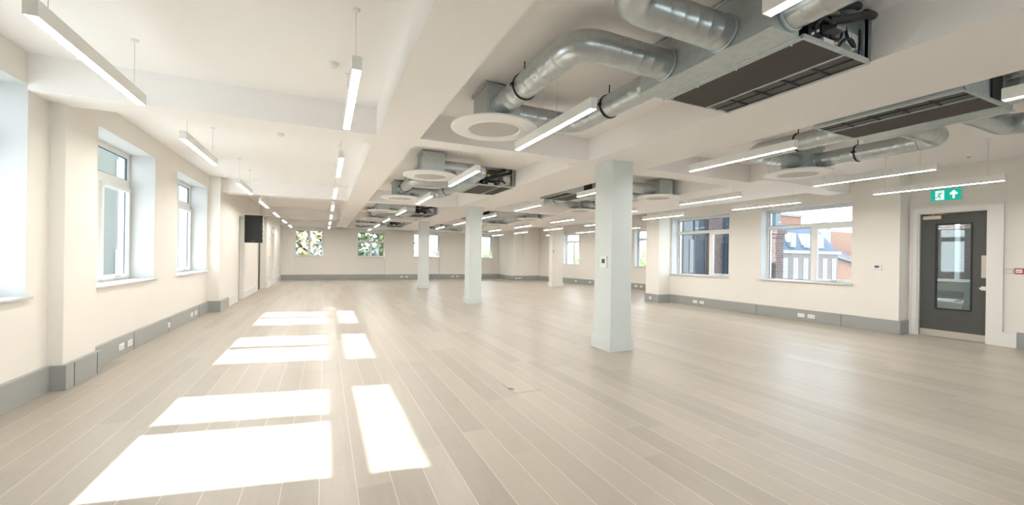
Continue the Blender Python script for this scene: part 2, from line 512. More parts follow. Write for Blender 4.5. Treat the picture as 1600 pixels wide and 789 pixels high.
mbf.box(0.1, LFR - 0.1, -0.04, 0.0, 0, 0.27, tf=tfs)
smesh(mbf, 'baseboard_far_right', M['skirt'])
skirt('baseboard_right', [(9.70, 9.74, 9.94, 10.55), (9.74, 10.25, 9.94, 9.98), (10.21, 10.25, 4.72, 9.94), (10.16, 10.20, 4.08, 4.76), (10.20, 10.515, 4.08, 4.12), (10.51, 10.55, Y0, 2.70)], 0.26)
mbj = MB()
for y in (7.02, 8.75, 5.1):
    mbj.box(10.203, 10.206, y - 0.004, y + 0.004, 0, 0.255)
for y in (7.55, 9.0, 10.9, 4.3):
    mbj.box(-2.4545, -2.4525, y - 0.005, y + 0.005, 0, 0.245)
mbj.box(-2.3345, -2.3325, 5.72, 5.73, 0, 0.245); mbj.box(-2.3345, -2.3325, 6.19, 6.20, 0, 0.245)
smesh(mbj, 'trim_skirting_joints', M['gasket'])

# ------------------------------------------------------------------ windows
def window(name, P0, d, n, W, z0, z1, depth, mull=None, trans=None, case=None, sill=0.04, fr=0.06, transh=0.14, outer=0.06, mullw=0.12):
    """P0 inner-face corner, d along the wall, n outward. opening W wide. depth of the frame plane behind the inner face."""
    P0 = Vector(P0); d = Vector(d); n = Vector(n)
    def tf(s, t, z):
        q = P0 + d*s + n*t
        return (q.x, q.y, z)
    r = struct(name)
    r.location = tuple(P0); ROOTLOC[r.name] = tuple(P0)
    t0, t1 = depth, depth + outer
    mb = MB()
    mb.box(0, fr, t0, t1, z0, z1, tf=tf); mb.box(W - fr, W, t0, t1, z0, z1, tf=tf)
    mb.box(fr, W - fr, t0, t1, z0, z0 + fr, tf=tf); mb.box(fr, W - fr, t0, t1, z1 - fr - 0.02, z1, tf=tf)
    zt = trans if trans else z1 - fr - 0.02
    if trans: mb.box(fr, W - fr, t0, t1, trans, trans + transh, tf=tf)
    if mull is not None: mb.box(mull - mullw/2, mull + mullw/2, t0, t1, z0 + fr, zt, tf=tf)
    mb.build('window_frame', M['frame'], r, bevel=0.004)
    # glass panes
    tg = depth + outer*0.55
    panes = []
    if trans: panes.append((fr, W - fr, trans + transh, z1 - fr - 0.02))
    if mull is not None: panes += [(fr, mull - mullw/2, z0 + fr, zt), (mull + mullw/2, W - fr, z0 + fr, zt)]
    else: panes.append((fr, W - fr, z0 + fr, zt))
    for i, (a, b, c, e) in enumerate(panes):
        mb = MB(); mb.box(a, b, tg, tg + 0.008, c, e, tf=tf)
        mb.build('glass_pane', M['glass'], r)
    g = MB()
    for a, b, c, e in panes:
        w = 0.010
        g.box(a, a + w, t0 + 0.012, tg, c, e, tf=tf); g.box(b - w, b, t0 + 0.012, tg, c, e, tf=tf)
        g.box(a + w, b - w, t0 + 0.012, tg, c, c + w, tf=tf); g.box(a + w, b - w, t0 + 0.012, tg, e - w, e, tf=tf)
    g.build('gasket', M['gasket'], r)
    if case is not None:
        a, b, c, e = panes[case]
        k = 0.045
        mb = MB()
        mb.box(a - .01, a + k, t0 - 0.03, t0 + .01, c - .01, e + .01, tf=tf); mb.box(b - k, b + .01, t0 - 0.03, t0 + .01, c - .01, e + .01, tf=tf)
        mb.box(a + k, b - k, t0 - 0.03, t0 + .01, c - .01, c + k, tf=tf); mb.box(a + k, b - k, t0 - 0.03, t0 + .01, e - k, e + .01, tf=tf)
        cs = mb.build('casement', M['frame'], r, bevel=0.003)
        mb = MB()
        mid = (a + b) / 2
        mb.box(mid - 0.06, mid + 0.06, t0 - 0.045, t0 - 0.03, c + 0.005, c + 0.03, tf=tf)
        mb.box(mid - 0.012, mid + 0.012, t0 - 0.075, t0 - 0.045, c + 0.008, c + 0.026, tf=tf)
        mb.box(mid - 0.012, mid + 0.075, t0 - 0.085, t0 - 0.068, c + 0.010, c + 0.024, tf=tf)
        mb.build('handle', M['handle'], cs)
        # friction stays
        mb = MB()
        mb.box(b + 0.005, b + 0.025, t0 - 0.012, t0, c + 0.15, c + 0.55, tf=tf)
        mb.box(b + 0.005, b + 0.025, t0 - 0.012, t0, e - 0.6, e - 0.2, tf=tf)
        mb.build('hinge', M['handle'], cs)
    # sill board
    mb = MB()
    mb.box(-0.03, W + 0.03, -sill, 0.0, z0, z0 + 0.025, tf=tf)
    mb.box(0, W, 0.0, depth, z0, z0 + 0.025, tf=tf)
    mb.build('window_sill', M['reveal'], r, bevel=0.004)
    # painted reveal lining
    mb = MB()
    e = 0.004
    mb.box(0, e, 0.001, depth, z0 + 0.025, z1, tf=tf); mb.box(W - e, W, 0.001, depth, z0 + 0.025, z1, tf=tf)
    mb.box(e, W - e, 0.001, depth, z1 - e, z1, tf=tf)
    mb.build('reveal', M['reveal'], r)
    return r
k = 1
for a, b, mu in WINL:
    window('window_%d' % k, (-2.5, a, 0), (0, 1, 0), (-1, 0, 0), b - a, WZ0, WZ1, 0.32, mull=mu - a, trans=2.36, case=2, outer=0.07)
    k += 1
for a, b, mu in RW:
    window('window_%d' % k, (10.25, b, 0), (0, -1, 0), (1, 0, 0), b - a, QZ0, QZ1, 0.25, mull=b - mu, trans=2.20, case=2, transh=0.09, fr=0.05)
    k += 1
for i, (a, b) in enumerate(WINF):
    window('window_%d' % k, (a, 24.78, 0), (1, 0, 0), (0, 1, 0), b - a, FZ0, FZ1, 0.10, mull=(b - a)/2, fr=0.07, sill=0.06,
           trans=2.1 if i == 1 else None, transh=0.1)
    k += 1
for a, b, mu in WINR:
    p = PA + dfr*a
    window('window_%d' % k, (p.x, p.y, 0), dfr, nfr, b - a, RZ0, RZ1, 0.22, mull=mu - a, trans=2.25, transh=0.09)
    k += 1

for a, b in WIN_FILL:  # added fill-light windows of the back wall, out of view
    window('window_%d' % k, (-2.5 + a, Y0, 0), (1, 0, 0), (0, -1, 0), b - a, 0.9, 2.95, 0.2, mull=(b - a)/2, trans=2.4)
    k += 1

# ------------------------------------------------------------------ doors
dr = struct('door_1', (10.55, 3.05, 0))
mb = MB()
DY0, DY1, DZ = 3.05, 3.98, 2.36
mb.box(10.60, 10.645, DY0 + .02, DY1 - .02, 0.01, 0.55)
mb.box(10.60, 10.645, DY0 + .02, 3.27, 0.55, DZ - .02); mb.box(10.60, 10.645, 3.73, DY1 - .02, 0.55, DZ - .02)
mb.box(10.60, 10.645, 3.27, 3.73, 2.13, DZ - .02)
leaf = mb.build('door_leaf', M['doorgrey'], dr)
mb = MB()
mb.box(10.588, 10.60, 3.255, 3.275, 0.535, 2.145); mb.box(10.588, 10.60, 3.725, 3.745, 0.535, 2.145)
mb.box(10.588, 10.60, 3.275, 3.725, 0.535, 0.555); mb.box(10.588, 10.60, 3.275, 3.725, 2.125, 2.145)
mb.build('glazing_bead', M['black'], leaf)
MB().box(10.618, 10.626, 3.27, 3.73, 0.55, 2.13).build('glass_pane', M['dglass'], leaf)
MB().box(10.592, 10.60, DY0 + .03, DY1 - .03, 0.015, 0.135).build('kick_plate', M['steel'], leaf)
mb = MB()
mb.box(10.560, 10.60, 3.66, 3.92, 2.235, 2.305)
mb.build('door_closer', M['steel'], leaf, bevel=0.006)
mb = MB()
mb.box(10.575, 10.59, 3.62, 3.86, 2.325, 2.34); mb.box(10.575, 10.59, 3.77, 3.80, 2.30, 2.34)
mb.build('closer_arm', M['copper'], leaf)
MB().box(10.592, 10.60, 3.075, 3.14, 1.15, 1.55).build('push_plate', M['steel'], leaf)
mb = MB(); mb.box(10.592, 10.60, 3.08, 3.14, 0.93, 1.0); mb.tube([(10.60, 3.11, .965), (10.56, 3.11, .965)], 0.012, 10)
mb.box(10.55, 10.565, 3.07, 3.15, .95, .98)
mb.build('thumb_turn', M['white'], leaf)
# architrave
mb = MB()
mb.box(10.515, 10.55, DY1, 4.05, 0, 2.44); mb.box(10.515, 10.55, 2.89, DY0, 0, 2.44); mb.box(10.515, 10.55, DY0, DY1, DZ, 2.44)
mb.box(10.50, 10.55, 4.05, 4.08, 0, 2.44); mb.box(10.50, 10.55, 2.86, 2.89, 0, 2.44); mb.box(10.50, 10.55, 2.86, 4.08, 2.44, 2.47)
mb.box(10.55, 10.66, DY1 - 0.018, DY1, 0, DZ); mb.box(10.55, 10.66, DY0, DY0 + 0.018, 0, DZ); mb.box(10.55, 10.66, DY0 + .018, DY1 - .018, DZ - 0.018, DZ)
mb.box(10.50, 10.55, 2.70, 2.86, 0, 0.245)
mb.build('architrave', M['trim'], dr)
# stair lobby seen through the vision panel
mb = MB()
mb.box(12.6, 12.75, 1.2, 4.6, 0, 2.8, mt=M['brick'])
mb.box(10.82, 12.75, 1.2, 4.6, -0.2, 0, mt=M['stone'])
mb.box(12.52, 12.6, 1.2, 4.6, 0, 1.0, mt=M['render'])
mb.box(12.50, 12.52, 1.2, 4.6, 1.0, 1.06, mt=M['frame'])
for y in (3.3, 4.05, 4.53):
    mb.box(12.54, 12.6, y, y + 0.07, 1.06, 2.3, mt=M['frame'])
mb.box(12.54, 12.6, 1.2, 4.6, 2.3, 2.4, mt=M['frame'])
tag(mb.build('stair_lobby', M['brick']), 'brick lined lobby with a white framed window seen through the glazed door panel', 'lobby')

def plain_door(name, x, y0, y1, z1, depth, leafmat):
    r = struct(name, (x, y0, 0))
    MB().box(x - depth - 0.04, x - depth, y0, y1, 0.0, z1).build('door_leaf', leafmat, r)
    mb = MB()
    mb.box(x, x + 0.025, y0 - 0.09, y0, 0, z1 + 0.09); mb.box(x, x + 0.025, y1, y1 + 0.09, 0, z1 + 0.09); mb.box(x, x + 0.025, y0, y1, z1, z1 + 0.09)
    mb.box(x - depth, x, y1 - 0.01, y1, 0, z1 - .01); mb.box(x - depth, x, y0, y1, z1 - 0.01, z1)
    mb.build('architrave', M['trim'], r)
    return r
d2 = plain_door('door_2', -2.27, 14.02, 14.85, 2.47, 0.14, M['trim'])
MB().box(-2.41, -2.273, 14.021, 14.27, 0, 2.46).build('dark_gap_strip', M['dark'], d2)  # dark strip put in place of the shaded gap in the doorway
d3 = plain_door('door_3', -2.27, 17.85, 18.60, 2.47, 0.015, M['dark'])  # near-black leaf stands in for the unlit opening
d4 = plain_door('door_4', -2.10, 20.4, 21.3, 2.3, 0.05, M['trim'])

# ------------------------------------------------------------------ pillars
def pillar(x, y, w, dp, label, mt, trunk_z=ZB, plinth=True, group=None):
    r = thing('square_pillar', label, 'pillar', (x, y, 0), group)
    MB().box(x, x + w, y, y + dp, 0, trunk_z).build('shaft', mt, r, bevel=0.004)
    if plinth:
        mb = MB()
        mb.box(x - .028, x + w + .028, y - .028, y + dp + .028, 0, 0.17)
        mb.box(x - .016, x + w + .016, y - .016, y + dp + .016, 0.17, 0.195)
        mb.build('plinth', mt, r, bevel=0.004)
    return r
pillar(3.90, 4.95, 0.385, 0.42, 'nearest pale grey-green square pillar, with a thermostat on its side', M['pillar'])
pillar(3.87, 11.46, 0.385, 0.42, 'middle pale grey-green square pillar of the row, second from the camera', M['pillar'])
pillar(3.72, 17.6, 0.40, 0.42, 'farthest and smallest grey-green square pillar of the row', M['pillar'])
pillar(9.90, 17.0, 0.60, 0.30, 'cream white square pillar with a sensor, near the far right corner', M['wall'], ZC)

# ------------------------------------------------------------------ linear pendant lamps
lamp_group = 'slim linear pendant lamps'
def make_lamp(x, y, z, label, wo=0.16):
    r = thing('linear_pendant_lamp', label, 'lamp', (x, y, z))
    L = 1.52; w = 0.033; h = 0.095
    mb = MB()
    mb.box(x - w, x + w, y, y + L, z + 0.012, z + h)
    mb.box(x - w, x - w + .004, y, y + L, z, z + 0.012); mb.box(x + w - .004, x + w, y, y + L, z, z + 0.012)
    mb.box(x - w + .004, x + w - .004, y, y + .006, z, z + .012); mb.box(x - w + .004, x + w - .004, y + L - .006, y + L, z, z + .012)
    mb.build('housing', M['lampbody'], r)
    MB().box(x - w + .004, x + w - .004, y + .006, y + L - .006, z + 0.002, z + 0.011).build('diffuser', M['lampglow'], r)
    for yy in (y + wo, y + L - wo):
        wi = MB().tube([(x, yy, z + h), (x, yy, ZC)], 0.0018, 6).build('suspension_wire', M['handle'], r)
        mb = MB(); mb.lathe([(0.001, -0.02), (0.022, -0.018), (0.03, 0.0)], (x, yy, ZC), 14)
        mb.build('ceiling_cup', M['white'], wi)
        mb = MB(); mb.tube([(x, yy, z + h), (x, yy, z + h + 0.02)], 0.006, 8)
        mb.build('cable_gripper', M['handle'], wi)
    return r
rows = [
    (-1.50, 2.70, [3.18, 5.87, 9.15, 12.1, 15.2, 18.3, 21.4], 'row beside the left windows'),
    (0.19, 2.70, [3.08, 6.00, 8.92, 11.9, 15.0, 18.1, 21.2], 'row left of the long beam'),
    (2.05, 2.66, [-0.14, 2.86, 5.72, 8.62, 11.7, 14.9, 17.9, 21.05], 'row under the left ducts'),
    (4.98, 2.72, [-0.15, 2.97, 5.98, 9.18, 12.2, 15.3, 18.4, 21.5], 'row just right of the pillars'),
    (7.50, 2.665, [2.66, 5.52, 8.5, 11.5, 14.6, 17.7, 20.6], 'middle row of the right bay'),
    (8.72, 2.58, [2.37, 5.10, 8.08, 11.1, 14.2, 17.3, 20.3], 'row nearest the right wall'),
    (11.3, 2.62, [12.6, 15.6, 18.6], 'short far right row'),
]
ORD = ['first', 'second', 'third', 'fourth', 'fifth', 'sixth', 'seventh', 'eighth']
lamp0 = None
lz = 2.70
for x, z, ys, rn in rows:
    # the wires are cut to length per row, so one lamp is built per row and copied along it
    l0 = None
    for i, y in enumerate(ys):
        lab = 'white linear pendant lamp, %s from the camera in the %s' % (ORD[i], rn)
        if l0 is None:
            l0 = make_lamp(x, y, z, lab, 0.62 if x == 2.05 else 0.16); l0['group'] = lamp_group
        else:
            copy_tree(l0, (0, y - ys[0], 0), label=lab, group=lamp_group)

# ------------------------------------------------------------------ ventilation: fan coil units, ducts, diffusers
def fillet(pts, rad, n=10):
    pts = [Vector(p) for p in pts]
    out = [pts[0]]
    for i in range(1, len(pts) - 1):
        a, b, c = pts[i-1], pts[i], pts[i+1]
        u = (a - b).normalized(); v = (c - b).normalized()
        st = b + u*rad; cen = b + u*rad + v*rad
        for k in range(n + 1):
            t = k / n * PI / 2
            out.append(cen - v*rad*math.cos(t) - u*rad*math.sin(t))
    out.append(pts[-1])
    return out
def spiral(path, r):
    """resample so raised seam rings appear every ~13 cm along the straight runs"""
    P = []; R = []
    for i in range(len(path) - 1):
        a, b = path[i], path[i+1]
        L = (b - a).length
        P.append(a); R.append(r)
        if L > 0.2:
            k = int(L / 0.13)
            d = (b - a) / L
            for j in range(1, k + 1):
                s = L * j / (k + 1)
                for o, rr in ((-.006, r), (-.002, r*1.010), (.002, r*1.010), (.006, r)):
                    P.append(a + d*(s + o)); R.append(rr)
    P.append(path[-1]); R.append(r)
    return P, R
def ring(mb, c, d, r, mt=None, w=0.012):
    c = Vector(c); d = Vector(d).normalized()
    mb.tube([c - d*w, c - d*w*.9, c + d*w*.9, c + d*w], [r*.98, r*1.05, r*1.05, r*.98], 32, mt, cap=True)

class Unit:
    """q: distance away from the beam, y: along the beam from the unit's middle"""
    def __init__(self, xb, sgn, ym, comp, qc):
        self.qc = qc
        self.xb, self.s, self.ym, self.comp = xb, sgn, ym, comp
    def p(self, q, y, z): return Vector((self.xb + self.s*q, self.ym + y, z))
    def tf(self): return lambda q, y, z: tuple(self.p(q, y, z))
    def fcu(self, label):
        tf = self.tf()
        r = thing('fan_coil_unit', label, 'air conditioning unit', tuple(self.p(0.42, 0, 2.84)), 'ceiling fan coil units')
        Z0, Z1 = 2.845, 3.18
        mb = MB()
        yn = -0.38 if self.comp else -0.58
        # sheet casing: sides, far end, top, inner bulkhead
        mb.box(0.03, 0.05, -0.58, 0.58, Z0, Z1, tf=tf)
        mb.box(0.05, 0.81, 0.56, 0.58, Z0, Z1, tf=tf)
        mb.box(0.03, 0.81, -0.58, 0.58, Z1, Z1 + 0.01, tf=tf)
        mb.box(0.05, 0.79, yn, yn + 0.02, Z0 + .016, Z1, tf=tf)
        mb.box(0.80, 0.815, yn, 0.58, Z0, Z1, tf=tf)
        mb.box(0.03, 0.815, -0.59, -0.565, Z0 - .004, Z0 + .02, tf=tf)
        mb.box(0.315, 0.335, -0.58, 0.58, Z0 - .006, Z0 + .004, tf=tf)
        mb.box(0.79, 0.815, -0.58, 0.58, Z0 - .006, Z0 + .004, tf=tf)
        mb.box(0.015, 0.05, -0.58, 0.58, Z0 - .006, Z0 + .006, tf=tf)
        if self.comp:
            mb.box(0.03, 0.05, -0.60, -0.56, Z0, Z1, tf=tf)
        mb.build('casing', M['galvbox'], r)
        MB().box(0.335, 0.79, -0.565, 0.575, Z0, Z0 + .01, tf=tf).build('filter_panel', M['filter'], r)
        gr = MB().box(0.05, 0.315, -0.565, 0.575, Z0 + .006, Z0 + .014, tf=tf).build('return_grille', M['filter2'], r)
        mb = MB()
        for i in range(1, 5):
            y = -0.565 + 1.14*i/5
            mb.box(0.05, 0.315, y - .008, y + .008, Z0 - .003, Z0 + .006, tf=tf)
        mb.box(0.175, 0.19, -0.565, 0.575, Z0 - .002, Z0 + .006, tf=tf)
        mb.build('grille_bar', M['black'], gr)
        for y in (-0.5, -0.1, 0.25, 0.52):
            c = self.p(0.80, y, Z0 - .008)
            MB().tube([c, c + Vector((0, 0, -0.008))], 0.007, 8).build('panel_screw', M['white'], r)
        # plenum box on the duct side
        mb = MB()
        mb.box(0.82, 1.10, -0.56, 0.60, 2.85, 3.185, tf=tf)
        mb.box(1.10, 1.112, -0.575, 0.615, 2.842, 2.856, tf=tf)
        mb.box(1.10, 1.112, -0.575, 0.615, 3.175, 3.195, tf=tf)
        mb.box(0.815, 0.835, -0.57, 0.61, 2.84, 2.855, tf=tf)
        mb.build('supply_plenum', M['galvbox'], r, bevel=0.003)
        for q, y in ((0.1, -0.5), (0.1, 0.5), (1.0, -0.45), (1.0, 0.5)):
            MB().tube([self.p(q, y, 3.185), self.p(q, y, ZC)], 0.006, 8).build('hanger_rod', M['handle'], r)
        if self.comp:
            # the open services end
            pl = MB().box(0.052, 0.34, -0.52, -0.51, Z0 + .02, Z1 - .01, tf=tf).build('electrical_panel', M['galvbox'], r)
            MB().box(0.07, 0.145, -0.525, -0.52, 2.955, 3.06, tf=tf).build('data_label', M['white'], pl)
            MB().box(0.155, 0.215, -0.525, -0.52, 2.965, 3.06, tf=tf).build('data_label', M['white'], pl)
            c = self.p(0.16, -0.525, 2.905)
            MB().extr([c + Vector((0.03*math.cos(a), 0, 0.035*math.sin(a))) for a in (PI/2, PI*7/6, PI*11/6)], (0, -0.003, 0)).build('warning_sticker', M['yellow'], pl)
            mb = MB()
            mb.box(0.36, 0.56, -0.52, -0.39, 2.87, 2.97, tf=tf)
            mb.box(0.58, 0.70, -0.55, -0.39, 2.88, 3.02, tf=tf)
            mb.box(0.62, 0.78, -0.60, -0.40, 3.04, 3.12, tf=tf)
            mb.build('control_box', M['black'], r, bevel=0.006)
            mb = MB()
            mb.box(0.36, 0.47, -0.60, -0.50, 2.985, 3.05, tf=tf); mb.box(0.44, 0.53, -0.60, -0.50, 3.08, 3.14, tf=tf)
            mb.build('valve_actuator', M['greyplastic'], r, bevel=0.01)
            mb = MB()
            c = self.p(0.60, -0.63, 3.045)
            mb.tube([c + Vector((0, 0, -.012)), c + Vector((0, 0, .016))], 0.028, 16)
            mb.build('valve_cap', M['yellow'], r)
            mb = MB().box(0.46, 0.58, -0.575, -0.50, 2.872, 2.905, tf=tf)
            mb.build('terminal_block', M['white'], r)
            mb = MB(); mb.tube([self.p(0.33, -0.54, 2.87), self.p(0.34, -0.53, 2.93), self.p(0.40, -0.5, 2.95), self.p(0.42, -0.42, 2.95)], 0.02, 12)
            mb.build('copper_pipe', M['copper'], r)
            for pts, rr in (([(.09, -.58, 3.19), (.12, -.64, 3.13), (.26, -.67, 3.085), (.42, -.65, 3.03), (.58, -.60, 3.0)], .027),
                            ([(.22, -.60, 3.19), (.32, -.63, 3.155), (.48, -.62, 3.11), (.62, -.58, 3.08)], .024),
                            ([(.065, -.535, 3.10), (.062, -.535, 3.0), (.075, -.535, 2.93), (.09, -.535, 2.885), (.20, -.535, 2.885)], .005),
                            ([(.26, -.54, 3.07), (.27, -.56, 2.98), (.20, -.57, 2.92), (.24, -.57, 2.965), (.31, -.56, 2.955), (.35, -.54, 2.90)], .010),
                            ([(.31, -.54, 3.10), (.32, -.55, 3.0), (.36, -.55, 2.95), (.44, -.54, 2.96)], .008),
                            ([(.50, -.6, 3.02), (.56, -.62, 2.98), (.64, -.6, 3.0), (.70, -.58, 2.93)], .012)):
                P = [self.p(*q) for q in pts]
                # smooth through the points
                Q = []
                for i in range(len(P) - 1):
                    p0 = P[max(0, i-1)]; p1 = P[i]; p2 = P[i+1]; p3 = P[min(len(P)-1, i+2)]
                    for j in range(6):
                        t = j/6
                        Q.append(0.5*((2*p1) + (p2-p0)*t + (2*p0-5*p1+4*p2-p3)*t*t + (3*p1-p0-3*p2+p3)*t**3))
                Q.append(P[-1])
                MB().tube(Q, rr, 10).build('insulated_pipe' if rr > .02 else 'control_cable', M['black'], r)
            for q, y, z in ((.755, -.6, 2.87), (.70, -.6, 2.90), (.78, -.58, 2.94), (.30, -.6, 2.87), (.50, -.6, 2.865)):
                c = self.p(q, y, z); MB().tube([c, c + Vector((0, -.012, 0))], 0.009, 8).build('bolt', M['white'], r)
        else:
            c0 = MB().box(0.52, 0.74, -0.595, -0.585, 2.87, 3.17, tf=tf)
            c0.build('insulation_panel', M['black'], r)
            mb = MB()
            mb.box(0.80, 0.98, -0.66, -0.56, 3.125, 3.19, tf=tf)
            mb.build('end_bracket', M['galvbox'], r)
        return r
    def duct(self, pts, label, clamps=(), r=0.115, rad=0.19, group='round ventilation ducts'):
        P = [self.p(*q) for q in pts]
        root = thing('ventilation_duct', label, 'duct', tuple(P[0]), group)
        path = fillet(P, rad)
        PP, RR = spiral(path, r)
        MB().tube(PP, RR, 32).build('spiral_duct', M['galv'], root)
        def col(c, d, rr, w=.012):
            q = MB(); ring(q, c, d, rr, w=w); q.build('collar', M['galvbox'], root)
        col(P[0] + (P[1]-P[0]).normalized()*0.012, P[1]-P[0], r*1.03)
        col(P[-1] + (P[-2]-P[-1]).normalized()*0.012, P[-2]-P[-1], r*1.03)
        for i in range(1, len(P)-1):
            col(P[i] + (P[i+1]-P[i]).normalized()*(rad + .02), P[i+1]-P[i], r*.965, .012)
        for seg, t in clamps:
            c = P[seg].lerp(P[seg+1], t); d = (P[seg+1]-P[seg]).normalized()
            mb = MB(); ring(mb, c, d, r*1.035, w=.009)
            cl = mb.build('hanger_clamp', M['black'], root)
            mb = MB(); mb.tube([c + Vector((0, 0, r*1.03)), Vector((c.x, c.y, ZC))], 0.006, 8)
            sd = Vector((0, 0, 1)).cross(d) * r*1.06
            mb.box(c.x + sd.x - .02, c.x + sd.x + .02, c.y + sd.y - .02, c.y + sd.y + .02, c.z - .012, c.z + .012)
            mb.build('hanger_rod', M['black'], cl)
        return root
    def diffuser(self, yc, label):
        tf = self.tf()
        qc = self.qc
        c = self.p(qc, yc, 0)
        r = thing('swirl_ceiling_diffuser', label, 'air diffuser', (c.x, c.y, 2.80), 'round ceiling diffusers')
        mb = MB()
        mb.box(qc - 0.19, qc + 0.19, yc - 0.21, yc + 0.21, 2.845, 3.185, tf=tf)
        mb.box(qc - 0.21, qc + 0.21, yc - 0.23, yc + 0.23, 3.172, 3.186, tf=tf)
        mb.build('plenum_box', M['galvbox'], r, bevel=0.003)
        for a in (-1, 1):
            for b in (-1, 1):
                MB().tube([self.p(qc + a*.20, yc + b*.22, 3.16), self.p(qc + a*.20, yc + b*.22, ZC)], 0.007, 8).build('hanger_rod', M['handle'], r)
        cc = (c.x + self.s*0.0, c.y + 0.06, 2.80)
        mb = MB()
        mb.lathe([(0.20, 0.045), (0.46, 0.035), (0.475, 0.028), (0.475, 0.012), (0.46, 0.006), (0.32, 0.002), (0.30, -0.006), (0.285, -0.006), (0.275, 0.004), (0.275, 0.012)], cc, 56, smooth=False)
        ds = mb.build('disc', M['diffdisc'], r)
        mb = MB(); mb.lathe([(0.0001, 0.006), (0.262, 0.006), (0.272, 0.010), (0.275, 0.012)], cc, 48)
        mb.build('perforated_face', M['diffgrille'], ds)
        return r
    def assembly(self, name, near=True, far=True):
        out = []; qc = self.qc
        out.append(self.fcu('galvanised fan coil unit with dark underside panels, the ' + name + ' in its line'))
        if far:
            out.append(self.diffuser(1.95, 'round white ceiling diffuser under a galvanised box, beyond the ' + name))
            out.append(self.duct([(1.10, .31, 2.975), (qc + .03, .31, 2.975), (qc + .03, 1.74, 2.975)],
                'galvanised duct bending from the side of the ' + name + ' away from the camera', ((1, .62),)))
            out.append(self.duct([(.92, .60, 2.985), (.92, 1.93, 2.985), (qc - .19, 1.93, 2.985)],
                'galvanised duct leaving the far end of the ' + name, ((0, .50),)))
        if near:
            out.append(self.diffuser(-1.2, 'round white ceiling diffuser on the camera side of the ' + name))
        out.append(self.duct([(1.10, -.215, 2.975), (qc + .08, -.215, 2.975), (qc + .08, -.99, 2.975)],
            'galvanised duct bending from the side of the ' + name + ' towards the camera', (), ))
        out.append(self.duct([(.92, -.56, 2.985), (.92, -1.2, 2.985), (qc - .19, -1.2, 2.985)],
            'galvanised duct leaving the camera-side end of the ' + name, ()))
        return out
WHERE = {('A', 0): 'nearest left unit', ('A', 1): 'second left unit', ('A', 2): 'third left unit', ('A', 3): 'farthest left unit',
         ('B', 0): 'nearest right-bay unit', ('B', 1): 'second right-bay unit', ('B', 2): 'third right-bay unit', ('B', 3): 'farthest right-bay unit'}
def relabel(parts, base, new, offs, grp=True):
    for o in parts:
        copy_tree(o, offs, label=o['label'].replace(base, new))
UA = Unit(3.60, -1, 2.21, True, 1.91)
pa = UA.assembly(WHERE[('A', 0)])
for i, y in enumerate((8.38, 14.95, 21.2)):
    relabel(pa, WHERE[('A', 0)], WHERE[('A', i+1)], (0, y - 2.21, 0))
UB = Unit(4.80, 1, 2.12, False, 2.17)
pb = UB.assembly(WHERE[('B', 0)])
for i, y in enumerate((8.35, 14.8, 21.0)):
    relabel(pb, WHERE[('B', 0)], WHERE[('B', i+1)], (0, y - 2.12, 0))

# ------------------------------------------------------------------ small fittings
def socket(c, d, n, w, label, group):
    c = Vector(c); d = Vector(d); n = Vector(n)
    r = thing('wall_socket', label, 'socket', tuple(c), group)
    def tf(s, t, z): q = c + d*s + n*t; return (q.x, q.y, q.z + z)
    MB().box(-w/2, w/2, 0, 0.012, -0.043, 0.043, tf=tf).build('face_plate', M['white'], r, bevel=0.004)
    mb = MB()
    for k in ((-1, 1) if w > .1 else (0,)):
        o = k * 0.036
        mb.box(o - .004, o + .004, .0122, .0135, .008, .018, tf=tf); mb.box(o - .013, o - .007, .0122, .0135, -.012, -.006, tf=tf); mb.box(o + .007, o + .013, .0122, .0135, -.012, -.006, tf=tf)
    mb.build('pin_slot', M['gasket'], r)
    return r
for y, w, t in ((7.14, .15, 'nearer of the pair of white sockets in the grey skirting under the second left window'),
                (7.40, .15, 'farther of the pair of white sockets in the grey skirting under the second left window'),
                (8.97, .09, 'small single white outlet in the grey skirting between two left windows'),
                (10.33, .14, 'nearer of the pair of white sockets in the skirting under the last left window'),
                (10.62, .14, 'farther of the pair of white sockets in the skirting under the last left window')):
    socket((-2.455, y, .125), (0, 1, 0), (1, 0, 0), w, t, 'sockets in the left skirting')
for x, y, w, t in ((10.21, 5.92, .15, 'left of two white sockets in the skirting below the right window nearest the door'),
                (10.21, 5.70, .15, 'right of two white sockets in the skirting below the right window nearest the door'),
                (10.21, 8.95, .15, 'left of two white sockets in the skirting below the brick-view window'),
                (10.21, 8.71, .15, 'right of two white sockets in the skirting below the brick-view window'),
                (9.70, 10.28, .09, 'single white outlet in the skirting of the wall nib')):
    socket((x, y, .13), (0, -1, 0), (-1, 0, 0), w, t, 'sockets in the right skirting')
for x, lab in ((4.15, 'left socket of the distant pair left of the farthest grey pillar'), (4.45, 'right socket of the distant pair left of the farthest grey pillar'),
               (7.25, 'left socket of the distant pair between the two farther grey pillars'), (7.55, 'right socket of the distant pair between the two farther grey pillars'),
               (10.45, 'left socket of the distant pair right of the middle grey pillar'), (10.68, 'right socket of the distant pair right of the middle grey pillar')):
    yy = 24.66 if x < 10 else 22.16
    socket((x, yy, .13), (1, 0, 0), (0, -1, 0), .15, lab, 'sockets in the far skirting')
for s, lab in ((3.5, 'small white socket right of the cream pillar, under the far right windows'), (4.6, 'small white socket just left of the nearest pillar, under the far right windows'),
               (7.6, 'left of two small sockets just right of the nearest pillar'), (7.9, 'right of two small sockets just right of the nearest pillar')):
    q = PA + dfr*s + nfr*(-0.04)
    socket((q.x, q.y, .14), dfr, -nfr, .15, lab, 'sockets under the far right windows')

